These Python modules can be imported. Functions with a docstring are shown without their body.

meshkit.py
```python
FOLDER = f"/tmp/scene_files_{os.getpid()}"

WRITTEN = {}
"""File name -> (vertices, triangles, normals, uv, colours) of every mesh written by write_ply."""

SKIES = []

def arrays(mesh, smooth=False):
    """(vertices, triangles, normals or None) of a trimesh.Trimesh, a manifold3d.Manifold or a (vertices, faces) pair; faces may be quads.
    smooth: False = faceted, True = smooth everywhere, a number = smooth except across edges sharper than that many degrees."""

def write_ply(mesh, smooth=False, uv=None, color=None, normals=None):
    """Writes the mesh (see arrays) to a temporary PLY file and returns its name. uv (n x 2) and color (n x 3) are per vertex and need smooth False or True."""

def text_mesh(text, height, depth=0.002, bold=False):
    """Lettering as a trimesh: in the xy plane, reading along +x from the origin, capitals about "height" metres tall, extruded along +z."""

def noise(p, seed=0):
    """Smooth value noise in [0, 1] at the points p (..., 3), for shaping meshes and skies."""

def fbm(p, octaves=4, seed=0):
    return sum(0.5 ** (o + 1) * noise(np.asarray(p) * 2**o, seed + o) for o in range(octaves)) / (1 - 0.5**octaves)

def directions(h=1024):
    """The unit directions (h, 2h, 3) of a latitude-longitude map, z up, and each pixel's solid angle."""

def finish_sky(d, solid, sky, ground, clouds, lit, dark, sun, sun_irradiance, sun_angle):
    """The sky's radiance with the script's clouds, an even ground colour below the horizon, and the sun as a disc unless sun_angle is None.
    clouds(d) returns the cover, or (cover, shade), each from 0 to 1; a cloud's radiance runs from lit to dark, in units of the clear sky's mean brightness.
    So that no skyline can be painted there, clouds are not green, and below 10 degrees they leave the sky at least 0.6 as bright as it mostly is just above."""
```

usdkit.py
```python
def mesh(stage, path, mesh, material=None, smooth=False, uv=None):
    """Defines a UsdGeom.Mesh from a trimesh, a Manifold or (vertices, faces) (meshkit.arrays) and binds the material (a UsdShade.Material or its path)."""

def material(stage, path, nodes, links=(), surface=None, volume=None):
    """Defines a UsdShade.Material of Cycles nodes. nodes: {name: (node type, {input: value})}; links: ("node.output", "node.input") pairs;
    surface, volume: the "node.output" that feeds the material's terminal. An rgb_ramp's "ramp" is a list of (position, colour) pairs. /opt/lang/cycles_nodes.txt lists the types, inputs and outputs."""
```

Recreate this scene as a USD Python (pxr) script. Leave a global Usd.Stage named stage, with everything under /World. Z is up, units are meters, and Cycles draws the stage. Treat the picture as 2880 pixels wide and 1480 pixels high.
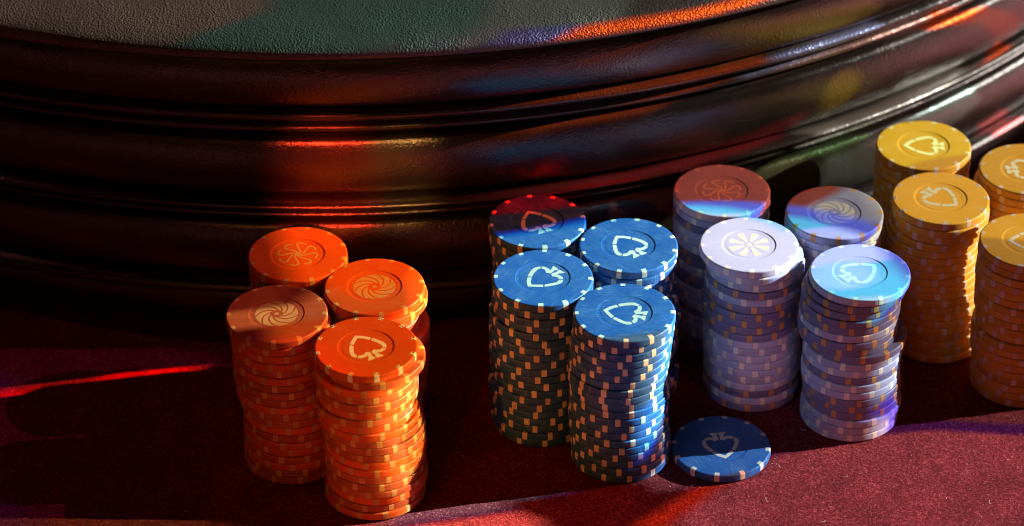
import math, random
import numpy as np, trimesh, usdkit, meshkit
from shapely.geometry import Polygon, LineString, Point
from shapely.ops import unary_union
from shapely import affinity
from pxr import Usd, UsdGeom, UsdLux, UsdShade, Gf, Sdf, Vt

stage = Usd.Stage.CreateInMemory()
UsdGeom.SetStageUpAxis(stage, "Z")
UsdGeom.SetStageMetersPerUnit(stage, 1.0)
world = UsdGeom.Xform.Define(stage, "/World")
stage.DefinePrim("/World/Looks", "Scope")
MM = 0.001

# ---------------------------------------------------------------- camera
PITCH, ROLL, CAM_H, F_PX = 34.156, -0.508, 0.74728, 8725.96       # pitch below the horizon, roll, height, focal length in 2880ths of the width
cam = UsdGeom.Camera.Define(stage, "/World/camera")
cam.AddTranslateOp().Set(Gf.Vec3d(0, -CAM_H / math.tan(math.radians(PITCH)), CAM_H))
cam.AddRotateXYZOp().Set(Gf.Vec3f(90 - PITCH, 0, 0))
cam.AddRotateZOp(opSuffix="roll").Set(ROLL)
cam.CreateHorizontalApertureAttr(36.0)
cam.CreateFocalLengthAttr(36.0 * F_PX / 2880)
cam.CreateClippingRangeAttr(Gf.Vec2f(0.05, 50))
cam.CreateFStopAttr(8.0)
cam.CreateFocusDistanceAttr(1.195)
cam.CreateExposureAttr(0.95)

# ---------------------------------------------------------------- lamps
def aim(prim, pos, target):
    m = Gf.Matrix4d().SetLookAt(Gf.Vec3d(*map(float, pos)), Gf.Vec3d(*map(float, target)), Gf.Vec3d(0, 0, 1)).GetInverse()
    UsdGeom.Xformable(prim).AddTransformOp().Set(m)

POWER = 1.0
def spot(name, target, az, el, radius, color, level, soft=0.1, dist=1.3, size=4):
    """A spotlight that throws a round beam of the given radius (mm, across the beam) at the target (mm) from azimuth az and elevation el."""
    a, e = math.radians(az), math.radians(el)
    t = np.array(target, float) * MM
    pos = t + dist * np.array([math.cos(e) * math.cos(a), math.cos(e) * math.sin(a), math.sin(e)])
    l = UsdLux.SphereLight.Define(stage, "/World/" + name)
    l.CreateRadiusAttr(size * MM)
    l.CreateNormalizeAttr(True)
    l.CreateColorAttr(Gf.Vec3f(*color))
    l.CreateIntensityAttr(level * POWER * dist * dist)
    s = UsdLux.ShapingAPI.Apply(l.GetPrim())
    s.CreateShapingConeAngleAttr(math.degrees(math.atan(radius * MM / dist)))
    s.CreateShapingConeSoftnessAttr(soft)
    aim(l, pos, t)
    return l

def area(name, pos, target, w, h, color, level):
    l = UsdLux.RectLight.Define(stage, "/World/" + name)
    l.CreateWidthAttr(w); l.CreateHeightAttr(h); l.CreateNormalizeAttr(True)
    l.CreateColorAttr(Gf.Vec3f(*color)); l.CreateIntensityAttr(level)
    aim(l, np.array(pos) * MM, np.array(target) * MM)
    return l

AZ, EL = 10.0, 19.3                          # where the low, sharp light comes from: from the right and a little behind
SUN_DIST = 5.0
spot("low_sun_lamp", (40, -60, 60), AZ, EL, 420, (1.0, 0.96, 0.90), 80, soft=0.0, dist=SUN_DIST, size=15)
spot("amber_side_lamp", (-44, -187, 40), 0, 6, 31, (1.0, 0.72, 0.22), 20, soft=0.15, dist=0.44, size=2)  # unseen, placed to light the right side of the nearest orange stack
# weaker lamps out of view, placed to colour shaded sides, drum and felt
spot("amber_lamp", (26, -110, 30), -128, 9, 62, (1.0, 0.27, 0.02), 1.35, soft=0.7, dist=1.2, size=30)  # unseen, warms the left faces of the blue stacks
spot("red_lamp", (110, -110, 25), -62, 12, 70, (1.0, 0.16, 0.06), 0.7, soft=0.8, dist=1.2, size=30)  # unseen, reddens the right faces of the lavender stacks
spot("blue_lamp", (108, -100, 30), -117, 20, 44, (0.25, 0.48, 1.0), 1.4, soft=0.8, dist=1.2, size=30)  # unseen, cools the left faces of the lavender stacks
spot("ember_lamp", (-70, -130, 35), -105, 22, 75, (1.0, 0.25, 0.07), 0.5, soft=0.7, dist=1.2, size=30)  # out of view, placed to redden the front of the orange stacks
spot("violet_lamp", (-205, -115, 0), 4, 34, 70, (0.75, 0.13, 0.55), 1.1, soft=0.2, dist=1.6, size=4)  # out of view, gives the faint purple light on the left felt
spot("red_glint_lamp", (-73, -56, 78), -90, 30, 28, (1.0, 0.05, 0.015), 17, soft=1.0, dist=0.9, size=6)  # unseen, throws a red patch on the drum side
spot("amber_glint_lamp", (-44, -55, 80), -86, 30, 21, (1.0, 0.42, 0.10), 7, soft=1.0, dist=0.9, size=6)  # unseen, throws an amber patch beside the red one
spot("blue_glint_lamp", (-222, -86, 0), 4, 34, 14, (0.08, 0.10, 1.0), 2.2, soft=0.6, dist=1.6, size=4)  # unseen, placed for the blue patch at the left edge of the felt
spot("blue_glint_lamp_001", (-218, -176, 0), 4, 34, 22, (0.08, 0.10, 1.0), 2.2, soft=0.6, dist=1.6, size=4)  # unseen as well, for the second blue patch nearer the front
spot("gold_lamp", (186, -62, 34), -108, 22, 52, (1.0, 0.36, 0.07), 0.2, soft=0.8, dist=1.2, size=30)  # fill, added to brighten the shaded yellow stacks
spot("floor_glow", (-165, -115, 0), 165, 48, 120, (1.0, 0.25, 0.22), 0.35, soft=0.9, dist=1.3, size=40)  # fill, added to lift the dark felt on the left
area("room_glow", (-200, -1500, 900), (0, 0, 40), 1.2, 0.8, (1, 0.33, 0.14), 0.08)  # fill, added as a dim warm wash over the whole scene

# ---------------------------------------------------------------- helpers
def tag(prim, label=None, cat=None, group=None, kind=None):
    for k, v in (("label", label), ("category", cat), ("group", group), ("kind", kind)):
        if v:
            prim.SetCustomDataByKey(k, v)
    return prim

used = {}
def numbered(path):
    n = used.get(path, -1) + 1
    used[path] = n
    return path if n == 0 else f"{path}_{n:03d}"

def put(parent, name, mesh, mat, smooth=30):
    return usdkit.mesh(stage, numbered(f"{parent}/{name}"), mesh, mat, smooth=smooth).GetPrim()

def revolve(profile, n, a0=0.0, a1=2 * math.pi):
    """Surface of revolution of an (r, z) polyline; closed round the axis if it spans a full turn."""
    p = np.asarray(profile, float)
    full = abs(a1 - a0 - 2 * math.pi) < 1e-6
    th = np.linspace(a0, a1, n + 1)[: n if full else n + 1]
    v = np.stack([np.outer(np.cos(th), p[:, 0]), np.outer(np.sin(th), p[:, 0]), np.broadcast_to(p[:, 1], (len(th), len(p)))], -1)
    m = len(p)
    i, j = np.meshgrid(np.arange(n), np.arange(m - 1), indexing="ij")
    i2 = (i + 1) % len(th)
    q = np.stack([i * m + j, i2 * m + j, i2 * m + j + 1, i * m + j + 1], -1).reshape(-1, 4)
    return v.reshape(-1, 3), q

def solid(profile, n):
    v, q = revolve(profile, n)
    f = np.vstack([q[:, [0, 1, 2]], q[:, [0, 2, 3]]])
    t = trimesh.Trimesh(v, f, process=False)
    t.merge_vertices()
    t.update_faces(t.nondegenerate_faces())
    return t

def flat(shape, z0, z1):
    """A thin raised print: the shape (mm, shapely) extruded between two heights (mm)."""
    ms = []
    for g in getattr(shape, "geoms", [shape]):
        if g.is_empty or g.area < 1e-4:
            continue
        m = trimesh.creation.extrude_polygon(g, (z1 - z0), engine="earcut")
        m.apply_translation([0, 0, z0])
        ms.append(m)
    m = trimesh.util.concatenate(ms)
    m.apply_scale(MM)
    return m

# ---------------------------------------------------------------- materials
def mat(name, nodes, links, surface="p.BSDF"):
    return usdkit.material(stage, "/World/Looks/" + name, nodes, links, surface=surface)

def clay(name, color, light, rough=0.42, wear=0.5):
    """Matt moulded chip clay: faint clouding, rubbed pale scuffs and hairline scratches."""
    n = {
        "tc": ("texture_coordinate", {}),
        "oi": ("object_info", {}),
        "sh": ("vector_math", {"math_type": "multiply_add", "vector2": (1, 1, 1), "vector3": (0, 0, 0)}),
        "cloud": ("noise_texture", {"scale": 160.0, "detail": 4.0, "roughness": 0.65}),
        "cr": ("rgb_ramp", {"ramp": [(0.0, (0, 0, 0)), (0.42, (0, 0, 0)), (0.75, (1, 1, 1)), (1.0, (1, 1, 1))]}),
        "speck": ("noise_texture", {"scale": 2600.0, "detail": 2.0}),
        "sr": ("rgb_ramp", {"ramp": [(0.0, (0, 0, 0)), (0.66, (0, 0, 0)), (0.74, (1, 1, 1)), (1.0, (1, 1, 1))]}),
        "map1": ("mapping", {"rotation": (0, 0, 0.6), "scale": (1.0, 14.0, 1.0)}),
        "scr": ("noise_texture", {"scale": 150.0, "detail": 2.0, "distortion": 0.6}),
        "scrr": ("rgb_ramp", {"ramp": [(0.0, (0, 0, 0)), (0.63, (0, 0, 0)), (0.665, (1, 1, 1)), (1.0, (1, 1, 1))]}),
        "a1": ("math", {"math_type": "multiply", "value2": 0.35 * wear}),
        "a2": ("math", {"math_type": "multiply", "value2": 0.55 * wear}),
        "a3": ("math", {"math_type": "multiply", "value2": 0.5 * wear}),
        "add1": ("math", {"math_type": "add"}), "add2": ("math", {"math_type": "add", "use_clamp": True}),
        "rv": ("map_range", {"from_min": 0.0, "from_max": 1.0, "to_min": 0.86, "to_max": 1.12}),
        "hsv": ("hsv", {"hue": 0.5, "saturation": 1.0, "fac": 1.0, "color": color}),
        "mix": ("mix", {"mix_type": "mix", "color2": light}),
        "bump": ("bump", {"strength": 0.25, "distance": 0.0002}),
        "p": ("principled_bsdf", {"roughness": rough, "specular_ior_level": 0.4}),
    }
    l = [("oi.random", "rv.value"), ("rv.result", "hsv.value"), ("tc.object", "cloud.vector"), ("cloud.fac", "cr.fac"), ("tc.object", "speck.vector"), ("speck.fac", "sr.fac"),
         ("tc.object", "map1.vector"), ("map1.vector", "scr.vector"), ("scr.fac", "scrr.fac"),
         ("cr.color", "a1.value1"), ("sr.color", "a2.value1"), ("scrr.color", "a3.value1"), ("a1.value", "add1.value1"), ("a2.value", "add1.value2"),
         ("add1.value", "add2.value1"), ("a3.value", "add2.value2"), ("add2.value", "mix.fac"), ("hsv.color", "mix.color1"), ("mix.color", "p.base_color"),
         ("speck.fac", "bump.height"), ("bump.normal", "p.normal")]
    del n["sh"]
    return mat(name, n, l)

BLUE = clay("blue_clay", (0.021, 0.106, 0.34), (0.17, 0.31, 0.50), wear=0.85)
ORANGE = clay("orange_clay", (0.62, 0.082, 0.008), (0.70, 0.22, 0.06))
RUST = clay("rust_clay", (0.40, 0.075, 0.025), (0.6, 0.25, 0.12))
LAVENDER = clay("lavender_clay", (0.39, 0.40, 0.53), (0.75, 0.72, 0.8), wear=0.35)
SLATE = clay("slate_clay", (0.17, 0.16, 0.27), (0.4, 0.38, 0.48), wear=0.3)
AMBER = clay("amber_clay", (0.66, 0.32, 0.035), (0.75, 0.5, 0.2))
CREAM = clay("cream_inlay", (0.78, 0.72, 0.58), (0.42, 0.36, 0.28), wear=0.45)
GOLD = clay("gold_inlay", (0.58, 0.29, 0.10), (0.34, 0.18, 0.08), wear=0.45)
ROSE = clay("rose_inlay", (0.66, 0.50, 0.46), (0.75, 0.6, 0.55), wear=0.3)
INK = mat("black_ink", {"p": ("principled_bsdf", {"base_color": (0.02, 0.018, 0.018), "roughness": 0.5})}, [])

def leather(name, color, rough, scale, strength, dist):
    return mat(name, {
        "tc": ("texture_coordinate", {}),
        "v": ("voronoi_texture", {"scale": scale, "feature": "smooth_f1", "smoothness": 0.6}),
        "n": ("noise_texture", {"scale": scale * 0.9, "detail": 4.0, "roughness": 0.6}),
        "big": ("noise_texture", {"scale": 22.0, "detail": 3.0}),
        "mixh": ("math", {"math_type": "multiply_add", "value2": 0.7}),
        "patch": ("noise_texture", {"scale": 38.0, "detail": 3.0, "roughness": 0.6}),
        "pr": ("map_range", {"from_min": 0.32, "from_max": 0.68, "to_min": 0.35, "to_max": 1.35, "clamp": True}),
        "uneven": ("math", {"math_type": "multiply"}),
        "r": ("map_range", {"from_min": 0.3, "from_max": 0.7, "to_min": rough - 0.05, "to_max": rough + 0.09}),
        "bump": ("bump", {"strength": strength, "distance": dist}),
        "p": ("principled_bsdf", {"base_color": color, "specular_ior_level": 1.0}),
    }, [("tc.object", "v.vector"), ("tc.object", "n.vector"), ("tc.object", "big.vector"), ("v.distance", "mixh.value1"), ("n.fac", "mixh.value3"), ("mixh.value", "uneven.value1"), ("patch.fac", "pr.value"), ("pr.result", "uneven.value2"), ("tc.object", "patch.vector"), ("uneven.value", "bump.height"),
        ("bump.normal", "p.normal"), ("big.fac", "r.value"), ("r.result", "p.roughness")])

LEATHER_TOP = leather("grained_leather", (0.095, 0.085, 0.08), 0.42, 1200.0, 0.65, 0.0007)
LEATHER_SIDE = leather("smooth_leather", (0.022, 0.016, 0.014), 0.25, 1100.0, 0.34, 0.0005)
FELT = mat("burgundy_felt", {
    "tc": ("texture_coordinate", {}),
    "n": ("noise_texture", {"scale": 1150.0, "detail": 3.0, "roughness": 0.75}),
    "n2": ("noise_texture", {"scale": 60.0, "detail": 4.0, "roughness": 0.6}),
    "r": ("rgb_ramp", {"ramp": [(0.0, (0.09, 0.006, 0.011)), (0.40, (0.12, 0.010, 0.016)), (0.50, (0.185, 0.019, 0.027)), (0.60, (0.30, 0.042, 0.05)), (0.72, (0.50, 0.16, 0.16)), (1.0, (0.62, 0.28, 0.27))]}),
    "m": ("mix", {"mix_type": "multiply", "fac": 0.5}),
    "r2": ("rgb_ramp", {"ramp": [(0.3, (0.35, 0.35, 0.35)), (0.7, (1.3, 1.3, 1.3))]}),
    "bump": ("bump", {"strength": 0.8, "distance": 0.0008}),
    "p": ("principled_bsdf", {"roughness": 0.95, "specular_ior_level": 0.15, "sheen_weight": 0.07, "sheen_roughness": 0.4, "sheen_tint": (1.0, 0.35, 0.35)}),
}, [("tc.object", "n.vector"), ("tc.object", "n2.vector"), ("n.fac", "r.fac"), ("n2.fac", "r2.fac"), ("r.color", "m.color1"), ("r2.color", "m.color2"),
    ("m.color", "p.base_color"), ("n.fac", "bump.height"), ("bump.normal", "p.normal")])

# ---------------------------------------------------------------- the felt table
def felt_sheet():
    xs, ys = np.linspace(-0.9, 0.9, 181), np.linspace(-0.9, 0.9, 181)
    X, Y = np.meshgrid(xs, ys, indexing="ij")
    P = np.stack([X, Y, 0 * X], -1)
    Z = -0.0009 * meshkit.fbm(P * 14 + 5.3, 3, 2)
    v = np.stack([X, Y, Z], -1).reshape(-1, 3)
    i, j = np.meshgrid(np.arange(180), np.arange(180), indexing="ij")
    a = i * 181 + j
    q = np.stack([a, a + 181, a + 182, a + 1], -1).reshape(-1, 4)
    return v, q
tag(usdkit.mesh(stage, "/World/felt_table", felt_sheet(), FELT, smooth=True).GetPrim(), kind="structure", label="burgundy felt table top")

# ---------------------------------------------------------------- unseen screen of coloured panes, placed out of view to tint and block the low light
# Panes are given in millimetres in the screen's own plane (across, up); a later pane is cut out of the ones before it.
PANES = [
    ("smoke", (0.13, 0.125, 0.125), [(-38.6, -76.4), (-47.6, 17.3), (-55.8, 19.3), (-73.1, 23.4), (-85.9, 31.5), (-96.5, 27.2), (-110.2, 24), (-145.9, 20.4), (-160.9, 9.9), (-152.6, -77.6)]),
    ("wheat", (0.235, 0.23, 0.16), [(-116.6, -77.2), (-124, 0.9), (-107.7, 18.8), (-72.9, 21.3), (-55.8, 19.3), (-40.6, 17.4), (-31.7, -76.3)]),
    ("dull_red", (0.06, 0.008, 0.006), [(-230.5, 3.9), (-153.1, 10.9), (-148.7, -14.1), (-161.5, -16.2), (-184.9, -1.9), (-230.3, 1.8)]),
    ("violet", (0.05, 0.035, 0.26), [(-164.8, -13.1), (-148.1, -20.3), (-141.4, -39), (-143.2, -51.5), (-153.1, -63.1), (-158, -74.6), (-168, -74.7), (-223.9, -64.9), (-229.6, -5.5)]),
    ("ember", (.42, .075, .012), [(-229.5, -6.3), (-229.5, -2), (-183, -4.5), (-162.5, -15.5), (-163.1, -19.6), (-184.1, -9.8)]),
    ("rose_white", (0.29, 0.235, 0.25), [(-163.2, -19.4), (-152.6, -25.5), (-146.9, -39.1), (-148.9, -49.5), (-157.5, -59), (-168, -74.7), (-223, -75.3), (-229.5, -6.6), (-184.1, -10.2)]),
    ("steel", (0.16, 0.2, 0.24), [(-163.7, -24.6), (-165.4, -7), (-135.4, -6.7), (-133.8, -24.3)]),
    ("straw", (0.9, 0.5, 0.36), [(-150.9, 8.9), (-153.5, 46.4), (-234.4, 45.5), (-231.3, 12.2), (-178.7, 6.5)]),
    ("red", (0.12, 0.019, 0.011), [(-40, 21.6), (-45.9, 84.1), (-85.9, 83.7), (-80.8, 72.2), (-79.1, 64.9), (-75.5, 58.7), (-72.2, 45.2), (-76.8, 40.4), (-85.3, 35.7), (-87, 32.1), (-73.1, 23.4), (-56, 21.4)]),
    ("red_slit", (1, .004, .004), [(-46, 46.5), (-46, 58), (-64, 58), (-60, 46.5)]),
    ("dim_red_slit", (.75, .004, .004), [(-52, 58), (-52, 82), (-64, 82), (-64, 58)]),
    ("deep_blue", (0.05, 0.07, 0.3), [(-78.3, 77.4), (-76.2, 65.4), (-72.5, 58.8), (-68.7, 45.2), (-71.6, 39), (-77.1, 33.7), (-83.6, 28.5), (-94.1, 23.1), (-112.5, 17.7), (-150.2, 14.2), (-157, 1.6), (-165, 1.6), (-167.1, 74.4), (-101.5, 79.3)]),
    ("azure", (0.06, 0.36, 0.47), [(-80.7, 76.4), (-78.5, 65.4), (-75, 58.8), (-71.2, 45.2), (-75.8, 40.4), (-83.3, 35.5), (-89.8, 30.4), (-99.4, 26.2), (-110.1, 22.9), (-145.9, 20.4), (-156.4, 5.8), (-162.4, 5.8), (-164.2, 75.5)]),
    ("ice_white", (0.23, 0.41, 0.45), [(-83.2, 76.4), (-80.7, 65.4), (-77.5, 58.7), (-75.2, 45.1), (-81.7, 39.9), (-92.3, 35.7), (-105.1, 32.8), (-119.1, 33.3), (-147, 31.9), (-154.8, 10), (-162.8, 9.9), (-164.2, 75.5)]),
    ("blaze", (.32, .58, .66), [(-143, 53), (-143, 36), (-151, 32), (-151, 12), (-163, 12), (-163, 53)]),
    ("brilliant", (.32, .40, .66), [(-98, 33), (-98, 27), (-110, 22), (-126, 22), (-126, 34)]),
    ("warm_white", (0.42, 0.34, 0.22), [(-154.5, 26), (-154.5, 70), (-172, 70), (-172, 26)]),
    ("snow", (0.45, 0.46, 0.49), [(-82.5, 48.3), (-81.6, 38.9), (-92.2, 34.6), (-105, 31.8), (-120, 31.7), (-125.3, 35.2), (-126.5, 47.7)]),
    ("cyan", (0.2, 0.42, 0.78), [(-122.7, 28.6), (-124.2, 30.9), (-128.1, 32.5), (-133.1, 33.2), (-138.1, 32.4), (-141.6, 30.7), (-142.7, 28.4), (-141.1, 26), (-137.2, 24.3), (-132.2, 23.8), (-127.2, 24.4), (-123.8, 26.2)]),
    ("amber", (0.42, 0.3, 0.14), [(-147.4, 67.8), (-148.9, 82.9), (-171.8, 82.7), (-170.4, 67.6)]),
    ("amber_upper", (1, 0.55, 0.16), [(-56, 76.2), (-56, 84.5), (-100, 84), (-147, 84.5), (-147, 75.1)]),
    ("orange", (0.38, 0.17, 0.02), [(-49.2, 76.7), (-51.2, 98), (-97.2, 97), (-98.9, 93.9), (-114.3, 88), (-100.8, 82.4), (-85.5, 79.5)]),
    ("tan", (0.27, 0.23, 0.15), [(-98.9, 93.9), (-114.3, 88), (-100.8, 82.4), (-119.8, 82.7), (-122.3, 108.3), (-110.8, 108.4), (-109.7, 96.9)]),
    ("dim_orange", (0.06, 0.025, 0.012), [(-51.2, 98), (-109.7, 97.4), (-111, 110.4), (-52.5, 111.1)]),
    ("vermilion", (0.29, 0.14, 0.03), [(-119.8, 82.7), (-121.6, 101), (-168.5, 100.4), (-166.9, 82.7)]),
    ("bright_vermilion", (0.4, 0.11, 0.02), [(-129.2, 96.7), (-143, 94.5), (-167.5, 89.5), (-168.5, 100.4), (-129.6, 100.9)]),
    ("gold", (0.3, 0.36, 0.16), [(-55.1, 1.6), (-56.8, 8.9), (-61.3, 14.6), (-58, 21.4), (-40, 21.6), (-26.6, 17.5), (-25.1, 1.9)]),
    # higher up: what falls on the drum
    ("dusk", (.085, .08, .078), [(-37, 22), (-48, 122), (60, 122), (72, -60), (-20, -60), (-25, 22)]),
    ("copper_top", (.20, .155, .125), [(60, 235), (60, 164), (-19, 167.5), (-30, 175), (-64, 176), (-64, 235)]),
    ("teal", (.085, .165, .145), [(-64, 176), (-30, 175), (-19, 167.5), (60, 164), (60, 141), (-62, 141)]),
    ("fog", (.16, .19, .175), [(-62, 141), (60, 141), (60, 122), (-45, 122), (-60, 126)]),
    ("orange_rim", (.85, .11, .015), [(-46, 124), (-42, 113), (-34, 101.5), (-33, 97), (-54, 114), (-59, 121), (-59, 130), (-47, 127)]),
    ("blue_rim", (.10, .12, .28), [(-60, 129), (-60, 137), (-46, 137), (-46, 127)]),
    ("ochre", (.60, .45, .12), [(-41, 101), (-36.8, 95.5), (-29.6, 84), (-16, 68), (-13, 60), (-19.7, 62), (-34, 77)]),
    ("orange_line", (.95, .17, .05), [(-50, 112), (-46.5, 108), (-44, 100), (-40, 88), (-35, 78), (-30, 72.5), (-31, 67), (-36, 71), (-41, 73), (-45, 84), (-50, 90)]),
    ("sapphire", (.5, .6, 1), [(-31, 70), (-24, 64.5), (-17, 59.5), (-11, 55), (-12, 50.5), (-19, 54), (-26, 59), (-32, 64)]),
    ("silver", (.6, .36, .3), [(-29, 62), (-7, 45.5), (13, 27.5), (13, 22.5), (-7, 41), (-29, 59.5)]),
    ("yellow_disc", (.7, .52, .07), [(-20 + 3.6 * math.cos(k * .524), 33.4 + 8.5 * math.sin(k * .524)) for k in range(12)]),
    ("plum", (.75, .09, .10), [(-49, 72), (-46, 60), (-41.7, 49), (-34, 40), (-26, 34), (-26, 27), (-34, 32.5), (-42, 41), (-46.5, 51), (-49, 62)]),
    ("green", (.14, .25, .10), [(-27, 17), (-20, 14), (-14, 8), (-14, 0), (-22, 4)]),
    ("pearl", (.7, .7, .62), [(-26, 27), (-18.7, 20), (-10, 13), (0, 7.5), (14, 2), (14, -5), (0, 0), (-10, 5), (-19, 12), (-26, 19)]),
    ("aqua", (.34, .48, .43), [(-24, 6), (-18, 1), (-5, -6), (16, -13.5), (16, -26), (-14, -20), (-26, -5)]),
    ("fire", (.85, .1, .02), [(3.4, 38), (16.5, 23), (31, 0), (34, -10), (27, -12), (16, 14), (3, 30)]),
    ("cerise", (.4, .09, .09), [(21, -42), (33, -47), (33, -56), (21, -51)]),
    ("garnet", (.06, .008, .006), [(-159, 11), (-159, -9), (-176, -9), (-176, 5), (-168, 9)]),
]
GAP = 620.0
_a, _e = math.radians(AZ), math.radians(EL)
E_S, E_T = np.array([-math.sin(_a), math.cos(_a), 0]), np.array([-math.cos(_a) * math.sin(_e), -math.sin(_a) * math.sin(_e), math.cos(_e)])
E_N = np.array([math.cos(_a) * math.cos(_e), math.sin(_a) * math.cos(_e), math.sin(_e)])
AXIS = np.array([40, -60, 60.0])
AX_S, AX_T, AX_N = AXIS @ E_S, AXIS @ E_T, AXIS @ E_N
SHRINK = (SUN_DIST * 1000 + AX_N - GAP) / (SUN_DIST * 1000 + 0.0)     # the beam spreads a little between the screen and the table
def on_screen(mesh):
    v = np.array(mesh.vertices)
    s, t = AX_S + (v[:, 0] - AX_S) * SHRINK, AX_T + (v[:, 1] - AX_T) * SHRINK
    w = s[:, None] * E_S + t[:, None] * E_T + (GAP + v[:, 2])[:, None] * E_N
    return trimesh.Trimesh(w * MM, mesh.faces, process=False)
def slab(shape, z0, z1):
    ms = []
    for g in getattr(shape, "geoms", [shape]):
        if g.geom_type == "Polygon" and g.area > 0.05:
            m = trimesh.creation.extrude_polygon(g, z1 - z0, engine="earcut")
            m.apply_translation([0, 0, z0])
            ms.append(m)
    return trimesh.util.concatenate(ms) if ms else None
SCREEN = "/World/glass_screen"
UsdGeom.Xform.Define(stage, SCREEN)
tag(stage.GetPrimAtPath(SCREEN), "unseen dark framed screen of coloured glass panes, out of view, tinting the low light", "unseen glass screen")
IRON = mat("black_iron", {"p": ("principled_bsdf", {"base_color": (0.015, 0.014, 0.014), "roughness": 0.6})}, [])
taken, cut = None, []
for nm, rgb, pts in reversed(PANES):
    poly = Polygon(pts).buffer(0)
    if taken is not None:
        poly = poly.difference(taken)
    taken = Polygon(pts).buffer(0) if taken is None else unary_union([taken, Polygon(pts).buffer(0)])
    cut.append((nm, rgb, poly))
for nm, rgb, poly in cut:
    g = slab(poly.buffer(0.02), 0, 2)
    if g is None:
        continue
    col = tuple(math.sqrt(c) for c in rgb)
    gm = mat(nm + "_glass", {"t": ("transparent_bsdf", {"color": col}), "g": ("glossy_bsdf", {"color": (0.6, 0.6, 0.6), "roughness": 0.1}), "m": ("mix_closure", {"fac": 0.03})},
             [("t.BSDF", "m.closure1"), ("g.BSDF", "m.closure2")], surface="m.closure")
    put(SCREEN, "glass_pane", on_screen(g), gm, False)
BOARD = Polygon([(-330, -110), (170, -110), (170, 245), (-330, 245)])
put(SCREEN, "frame", on_screen(slab(BOARD.difference(taken.buffer(-0.05)), -1, 3)), IRON, False)  # opaque board added to block the low light around the panes
for q in (-300, 140):
    f = (E_S * q + E_T * -105 + E_N * (GAP + 6)) * MM
    leg = trimesh.creation.cylinder(radius=0.006, segment=[[f[0], f[1], 0.0], [f[0], f[1], f[2] + 0.05]], sections=16)
    put(SCREEN, "leg", leg, IRON, 30)  # added only to stand the unseen screen on the table

LINT = mat("pale_lint", {"p": ("principled_bsdf", {"base_color": (0.75, 0.72, 0.66), "roughness": 0.8})}, [])
def lint():
    g, ms = random.Random(5), []
    for k in range(170):
        x, y = g.uniform(-150, 215), g.uniform(-190, -118)
        if k % 11 == 0:                                           # a short curled fibre
            a, l = g.uniform(0, 6.28), g.uniform(1.2, 3.2)
            pts = [(x, y)]
            for q in range(5):
                a += g.uniform(-0.7, 0.7)
                pts.append((pts[-1][0] + math.cos(a) * l / 5, pts[-1][1] + math.sin(a) * l / 5))
            line = LineString(pts).buffer(0.05, 1)
            m = trimesh.creation.extrude_polygon(line, 0.08, engine="earcut")
            m.apply_translation([0, 0, 0.15])
        else:
            m = trimesh.creation.icosphere(1, g.uniform(0.07, 0.24))
            m.apply_scale([1, g.uniform(0.5, 1.4), 0.6])
            m.apply_translation([x, y, 0.05])
        ms.append(m)
    m = trimesh.util.concatenate(ms)
    m.apply_scale(MM)
    return m
tag(usdkit.mesh(stage, "/World/lint_specks", lint(), LINT).GetPrim(), "pale lint specks and short fibres lying on the burgundy felt", "lint", kind="stuff")

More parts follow.
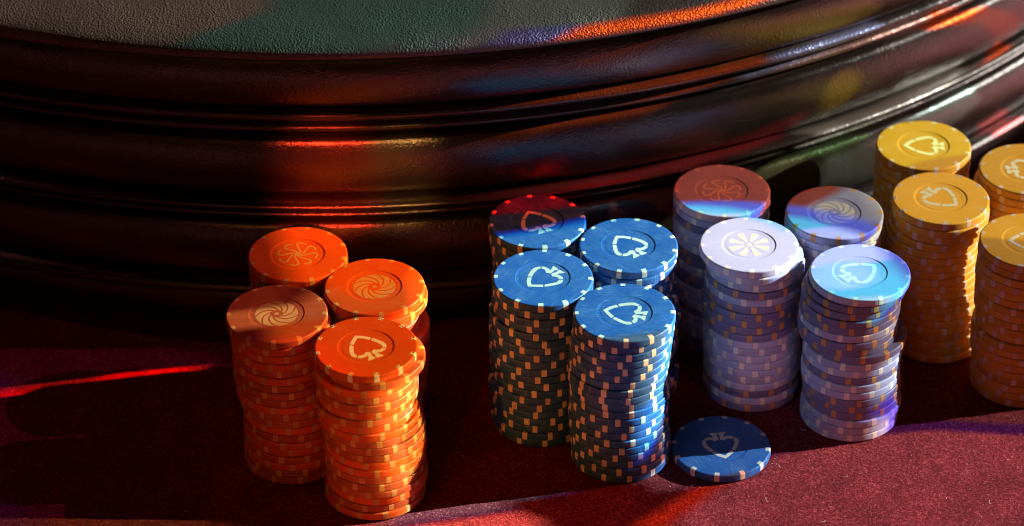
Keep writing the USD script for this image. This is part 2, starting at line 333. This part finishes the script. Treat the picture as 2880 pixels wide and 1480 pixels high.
# ---------------------------------------------------------------- the leather drum
DC = (-73.5, 361.0)
def drum_mesh(profile, n=420, wob=0.0, seed=1):
    v, q = revolve(np.array(profile), n)
    if wob:
        a = np.arctan2(v[:, 1], v[:, 0])
        r = np.hypot(v[:, 0], v[:, 1])
        s = meshkit.fbm(np.stack([np.cos(a) * 9, np.sin(a) * 9, v[:, 2] / 14], -1), 3, seed) - 0.5
        s2 = meshkit.fbm(np.stack([np.cos(a) * 26, np.sin(a) * 26, v[:, 2] / 7], -1), 3, seed + 7) - 0.5
        d = wob * (s * 1.6 + s2 * 0.7)
        v[:, 0] += np.cos(a) * d
        v[:, 1] += np.sin(a) * d
    return v * MM, q

def arc(r, z0, z1, bulge, n=12, power=0.75):
    """A band of the side between two heights that swells by "bulge" mm over radius r."""
    t = np.linspace(0, 1, n)
    return [(r + bulge * math.sin(math.pi * k) ** power, z0 + (z1 - z0) * k) for k in t]

drum = UsdGeom.Xform.Define(stage, "/World/leather_drum")
drum.AddTranslateOp().Set(Gf.Vec3d(DC[0] * MM, DC[1] * MM, 0))
tag(drum.GetPrim(), "large round black leather drum with ribbed side and grained top", "drum")
D = "/World/leather_drum"
top = [(411, 134.6), (416, 134.8), (419, 135.6), (420.2, 137.2), (419.4, 139.4), (416.5, 141.2), (411, 142.8), (398, 144.8), (375, 146.6), (305, 147), (200, 147), (100, 147), (0.01, 147)]
put(D, "top_panel", drum_mesh(top, 420, 0.5, 3), LEATHER_TOP, True)
put(D, "side_band", drum_mesh([(409, 110.4)] + arc(413, 110.8, 134.2, 3.6, 18, 0.5) + [(410, 134.4)], 420, 0.3, 11), LEATHER_SIDE, True)
put(D, "rib", drum_mesh([(406, 97)] + arc(409.5, 97.2, 103.0, 3.8, 9) + arc(411, 103.2, 110.2, 4.6, 9) + [(408, 110.4)], 420, 0.2, 21), LEATHER_SIDE, True)
put(D, "side_band", drum_mesh([(406, 68.6)] + arc(412, 69, 96.2, 3.8, 18, 0.5) + [(406, 96.4)], 420, 0.35, 31), LEATHER_SIDE, True)
put(D, "rib", drum_mesh([(405, 58.6)] + arc(412, 58.8, 63, 3.6, 8) + arc(413.2, 63.2, 68.2, 4.8, 8) + [(406, 68.5)], 420, 0.2, 41), LEATHER_SIDE, True)
put(D, "side_band", drum_mesh([(405, 31.0)] + arc(413.6, 31.4, 57.4, 3.8, 18, 0.5) + [(405, 58)], 420, 0.35, 51), LEATHER_SIDE, True)
put(D, "rib", drum_mesh([(405, 21)] + arc(412, 21.2, 30.6, 7.0, 12) + [(405, 30.9)], 420, 0.2, 61), LEATHER_SIDE, True)
put(D, "base_ring", drum_mesh([(395, 0.2), (403, 0.4), (407, 2), (409, 5), (409.5, 12), (408, 18), (405, 20.8)], 420, 0.5, 71), LEATHER_SIDE, True)

# ---------------------------------------------------------------- chips
R, T = 19.5, 3.41
TH = T - 0.03
NSEG = 96
def body_mesh():
    p = [(0.001, 0.28), (10.35, 0.28), (10.7, 0.0), (18.75, 0.0), (19.2, 0.12), (19.42, 0.38), (19.5, 0.75),
         (19.5, TH - 0.75), (19.42, TH - 0.38), (19.2, TH - 0.12), (18.75, TH), (10.85, TH), (10.66, TH - 0.04), (10.40, TH - 0.20),
         (9.02, TH - 0.20), (8.94, TH - 0.15), (8.86, TH - 0.20), (0.001, TH - 0.20)]
    return solid(np.array(p) * MM, NSEG)

def spot_mesh(k, width=2.02, depth=1.95):
    """One edge spot: a block let into the rim, showing on the top face, the side and the underside."""
    rg = random.Random(70 + k)
    h = width * rg.uniform(0.92, 1.1) / R / 2
    e = 0.028
    a0 = 2 * math.pi * k / 12 + rg.uniform(-0.012, 0.012)
    prof = [(R - depth, -e + 0.02), (18.75, -e + 0.02), (19.2 + e * 0.7, 0.12 - e * 0.7), (19.42 + e, 0.38 - e * 0.4), (R + e, 0.75), (R + e, TH - 0.75), (19.42 + e, TH - 0.38 + e * 0.4), (19.2 + e * 0.7, TH - 0.12 + e * 0.7), (18.75, TH + e * 0.6), (R - depth, TH + e * 0.6)]
    n = 4
    v, q = revolve(np.array(prof) * MM, n, a0 - h, a0 + h)
    m = len(prof)
    f = np.vstack([q[:, [0, 1, 2]], q[:, [0, 2, 3]]])
    # inner wall and the two end caps
    inner = [[i * m, i * m + m - 1, (i + 1) * m + m - 1] for i in range(n)] + [[i * m, (i + 1) * m + m - 1, (i + 1) * m] for i in range(n)]
    cap0 = [[0, j, j + 1] for j in range(1, m - 1)]
    cap1 = [[n * m, n * m + j + 1, n * m + j] for j in range(1, m - 1)]
    return trimesh.Trimesh(v, np.vstack([f, inner, cap0, cap1]), process=False)

# outlines of the printed emblems, in millimetres, about the chip's centre
def px(points):
    return Polygon([((x - 1106) / 1166 * 10.7, -(y - 668) / 666 * 10.7) for x, y in points]).buffer(0.2).buffer(-0.1)
SPADE = unary_union([px(s) for s in (
    [(235, 560), (480, 440), (760, 355), (800, 365), (845, 435), (600, 495), (400, 595), (650, 830), (560, 870), (510, 855), (350, 700)],
    [(865, 345), (960, 310), (1250, 275), (1460, 268), (1590, 285), (1740, 360), (1640, 405), (1560, 375), (1440, 362), (1200, 375), (930, 412)],
    [(600, 915), (640, 890), (720, 868), (900, 960), (1120, 1055), (1310, 1060), (1345, 1085), (1385, 1130), (1300, 1155), (1180, 1160), (1050, 1130), (850, 1050)],
    [(1665, 435), (1780, 400), (1820, 450), (1820, 520), (1790, 590), (1725, 650), (1850, 650), (2080, 620), (2000, 780), (1880, 765), (1860, 730), (1700, 735), (1560, 725), (1500, 620), (1620, 570), (1680, 510)],
    [(1410, 830), (1520, 762), (1600, 775), (1820, 835), (1860, 808), (1970, 825), (1925, 1005), (1860, 980), (1740, 900), (1620, 870), (1615, 980), (1570, 1060), (1470, 1108), (1380, 1035), (1450, 985), (1475, 920), (1450, 870)])])

def polar(r, deg):
    return (r * math.cos(math.radians(deg)), r * math.sin(math.radians(deg)))
def sun_shape():
    arm = [(0.20, -0.01), (0.36, 0.15), (0.46, 0.27), (0.55, 0.335), (0.63, 0.32), (0.69, 0.24), (0.715, 0.12), (0.70, 0.05)]
    s = [Point(0, 0).buffer(1.55, 16)]
    l = LineString([(x * 10.7, y * 10.7) for x, y in arm])
    l = LineString([l.interpolate(t, normalized=True) for t in np.linspace(0, 1, 12)]).buffer(0.42, 4)
    return unary_union(s + [affinity.rotate(l, 45 * k, origin=(0, 0)) for k in range(8)])
def pinwheel_shape():
    disc = Point(0, 0).buffer(8.15, 24).difference(Point(0, 0).buffer(2.5, 16))
    cuts = []
    for k in range(9):
        pts = [polar(2.3 + 6.3 * t, 40 * k + 78 * t ** 0.85) for t in np.linspace(0, 1, 12)]
        cuts.append(LineString(pts).buffer(0.33, 3))
    return unary_union([disc.difference(unary_union(cuts)).buffer(-0.05).buffer(0.05), Point(0, 0).buffer(0.85, 12)])
def wheel_shape():
    w = []
    for k in range(8):
        a = 22.5 + 45 * k
        w.append(Polygon([polar(2.1, a - 12), polar(8.1, a - 12), polar(8.35, a), polar(8.1, a + 12), polar(2.1, a + 12)]))
    return unary_union(w + [Point(0, 0).buffer(1.05, 12)])
EMBLEM = dict(spade=SPADE, sun=sun_shape(), pinwheel=pinwheel_shape(), wheel=wheel_shape())

def pip(kind):
    if kind == 0:
        return Polygon([(0, 0.42), (0.26, 0), (0, -0.42), (-0.26, 0)])
    if kind == 1:
        return unary_union([Point(-0.15, 0.1).buffer(0.19, 4), Point(0.15, 0.1).buffer(0.19, 4), Polygon([(-0.32, 0.04), (0.32, 0.04), (0, -0.42)])])
    if kind == 2:
        return unary_union([Point(-0.18, -0.05).buffer(0.18, 4), Point(0.18, -0.05).buffer(0.18, 4), Point(0, 0.2).buffer(0.18, 4), Polygon([(0, 0.1), (0.14, -0.42), (-0.14, -0.42)])])
    return unary_union([Point(-0.15, -0.06).buffer(0.19, 4), Point(0.15, -0.06).buffer(0.19, 4), Polygon([(-0.32, -0.02), (0.32, -0.02), (0, 0.42)]), Polygon([(0, 0), (0.14, -0.42), (-0.14, -0.42)])])

BODY = body_mesh()
SPOTS = [spot_mesh(k) for k in range(12)]
stage.CreateClassPrim("/World/chip_kinds")
made = {}
def chip_kind(name, body, edge, emblem, ink, pips=False):
    path = f"/World/chip_kinds/{name}"
    x = UsdGeom.Xform.Define(stage, path)
    put(path, "body", BODY, body, 40)
    for k in range(12):
        s = put(path, "edge_spot", SPOTS[k], edge, 40)
        if pips:
            for q, u in enumerate((-0.55, 0.6)):
                g = affinity.translate(affinity.rotate(pip((k + q) % 4), 20 * k, origin=(0, 0)), u, (0.15, -0.1)[q])
                c = affinity.rotate(affinity.translate(g, 0, -18.35), 30 * k + 90, origin=(0, 0))
                put(str(s.GetPath()), "suit_mark", flat(c, TH + 0.012, TH + 0.035), INK, False)
    put(path, "emblem", flat(EMBLEM[emblem], TH - 0.26, TH - 0.17), ink, False)
    made[name] = path
    return path

chip_kind("blue_spade", BLUE, CREAM, "spade", CREAM)
chip_kind("amber_spade", AMBER, ROSE, "spade", CREAM)
chip_kind("amber_spade_marked", AMBER, ROSE, "spade", CREAM, True)
chip_kind("orange_spade", ORANGE, GOLD, "spade", GOLD)
chip_kind("orange_spade_marked", ORANGE, CREAM, "spade", CREAM, True)
chip_kind("orange_sun", ORANGE, GOLD, "sun", GOLD)
chip_kind("orange_pinwheel", RUST, GOLD, "pinwheel", GOLD)
chip_kind("orange_pinwheel_bright", ORANGE, GOLD, "pinwheel", GOLD)
chip_kind("lavender_spade", LAVENDER, CREAM, "spade", CREAM)
chip_kind("slate_spade", SLATE, GOLD, "spade", GOLD)
chip_kind("lavender_sun", LAVENDER, CREAM, "sun", CREAM)
chip_kind("lavender_pinwheel", LAVENDER, GOLD, "pinwheel", CREAM)
chip_kind("lavender_wheel", LAVENDER, CREAM, "wheel", CREAM)

# name, x, y (mm, of the top chip), colour, top kind, turn of the top chip, sideways offsets of the chips below it (mm), place of the stack for the labels
J = None
STACKS = [
    ("O1", -84.0, -92.7, "orange", "orange_sun", 20, J, "back left orange stack, topped by a curly sun"),
    ("O2", -53.2, -115.6, "orange", "orange_pinwheel_bright", 10, J, "right orange stack, topped by a bright pinwheel"),
    ("O3", -89.9, -133.2, "orange", "orange_pinwheel", 0, [0, 1.0, 1.4, 1.5, 1.6, 1.6, 1.6, 1.6, 1.8, 2.2, 2.7, 3.5, 4.2, 4.4, 4.3, 4.1, 4.0, 3.9, 3.7, 3.6], "left orange stack, topped by a tan pinwheel"),
    ("O4", -55.1, -155.1, "orange", "orange_spade_marked", -46, [0, 2.7, -.2, -.2, -.1, -.15, -1.5, -.6, .35, 1.1, 1.9, 2.2, 2.3, 2.1, 1.9, 2, 2.5, 2.4, 1.5, 1.5], "nearest orange stack, topped by a spade outline"),
    ("B1", 10.1, -70.8, "blue", "blue_spade", -51, J, "half shadowed back left blue stack"),
    ("B2", 45.8, -88.5, "blue", "blue_spade", -43, J, "back right blue stack"),
    ("B3", 11.9, -110.5, "blue", "blue_spade", 57, [0, .1, .1, .1, -1.5, -.9, -1.7, -1.4, -1.7, -1.8, -1, 0, -.4, -1.8, -2.2, -1.6, -.7, -1, -1.4, -.6], "front left blue stack"),
    ("B4", 42.7, -134.4, "blue", "blue_spade", 0, [0, -.2, -.5, -.85, -1.2, -1.4, -1.7, -2, -2, -1.6, -1.3, -1.4, -1.6, -1.9, -1.8, -1.5, -1.2, -1, -.7, -.7], "nearest blue stack"),
    ("W1", 84.9, -49.5, "lavender", "lavender_sun", 0, J, "red lit lavender stack topped by a curly sun"),
    ("W2", 128.8, -66.3, "lavender", "lavender_pinwheel", 0, J, "lavender stack topped by a pinwheel"),
    ("W3", 93.2, -88.8, "lavender", "lavender_wheel", 0, [0, 2, 2.8, 2.7, 2.6, 2.5, 1.9, 1.3, 1.6, 2.1, 2.4, 2.5, 2.5, 2.8, 2.9, 3, 3.1, 3.0, 3.1, 3.2], "lavender stack topped by a spoked wheel"),
    ("W4", 134.9, -108.6, "lavender", "lavender_spade", -131, [0, -1.3, -2.7, -3, -3, -3.4, -3.7, -3.5, .3, -.9, -1.0, -1.0, -1.3, -1.3, -.9, -.4, -.3, 0, -.9, -.8], "nearest lavender stack topped by a spade"),
    ("Y1", 170.1, -16.4, "amber", "amber_spade", 10, J, "sunlit back yellow stack"),
    ("Y2", 172.4, -56.4, "amber", "amber_spade_marked", 149, [0, .3, .3, -1.0, -1.8, -2.2, -2.3, -2.2, -2, -1.8, -1.2, -.6, 0, .6, 1.2, 1.2, 1.5, 1.8, 2, 2], "middle left yellow stack"),
    ("Y3", 210.1, -35.4, "amber", "amber_spade", -163, J, "yellow stack cut by the right edge, farther one"),
    ("Y4", 203.5, -87.6, "amber", "amber_spade", 12, J, "yellow stack cut by the right edge, nearer one"),
]
ORD = ["top", "second", "third", "fourth", "fifth", "sixth", "seventh", "eighth", "ninth", "tenth", "eleventh", "twelfth", "thirteenth", "fourteenth", "fifteenth", "sixteenth", "seventeenth", "eighteenth", "nineteenth", "bottom"]
COLOR_WORD = dict(orange="orange", blue="blue", lavender="lavender", amber="yellow")
W4_TONE = "LSSSSLSSSLLSLLSSSLLL"
W3_TONE = "LLLSLSSSSSLLLLLLLSLS"
O_TONE = random.Random(4)
def place(kind, x, y, z, turn, label, cat, group, color):
    path = numbered(f"/World/{COLOR_WORD[color]}_poker_chip")
    o = UsdGeom.Xform.Define(stage, path)
    o.AddTranslateOp().Set(Gf.Vec3d(x * MM, y * MM, z * MM))
    o.AddRotateZOp().Set(turn)
    o.GetPrim().GetReferences().AddInternalReference(made[kind])
    o.GetPrim().SetInstanceable(True)
    tag(o.GetPrim(), label, cat, group)

rng = random.Random(11)
for sid, x, y, color, topkind, turn, offs, where in STACKS:
    w = last = 0.0
    for k in range(20):
        z = T * (19 - k)
        if offs is None:
            w = 0.0 if k == 0 else (rng.uniform(-1.9, 1.9) if rng.random() < 0.28 else w + rng.uniform(-0.22, 0.22))
            dx = w
        else:
            dx = offs[k]
        dy = 0.0 if k == 0 else rng.uniform(-0.4, 0.4) + {"B4": 0.8, "O4": 0.0, "O1": 1.5}.get(sid, 0.0)
        if k == 0:
            kind, a = topkind, turn
        else:
            kind, a = {"orange": "orange_spade", "blue": "blue_spade", "lavender": "lavender_spade", "amber": "amber_spade"}[color], rng.uniform(0, 360)
            if sid == "W4" and W4_TONE[k] == "S" or sid == "W3" and W3_TONE[k] == "S" or sid in ("W1", "W2") and rng.random() < 0.45:
                kind = "slate_spade"
            if color == "orange" and O_TONE.random() < 0.45:
                kind = "orange_pinwheel"
            while abs((a - last) % 30 - 15) > 9:                 # edge spots of neighbours seldom line up
                a = rng.uniform(0, 360)
            last = a
            if sid == "B4" and 5 < k < 10:
                a = 12 + rng.uniform(-3, 3)
        place(kind, x + dx, y + dy, z, a, f"{ORD[k]} chip of the {where}", "poker chip", f"{COLOR_WORD[color]} poker chips in stacks", color)
place("blue_spade", 81.4, -133.8, 0.0, 112, "single blue chip lying flat on the felt in front of the lavender stacks", "poker chip", None, "blue")
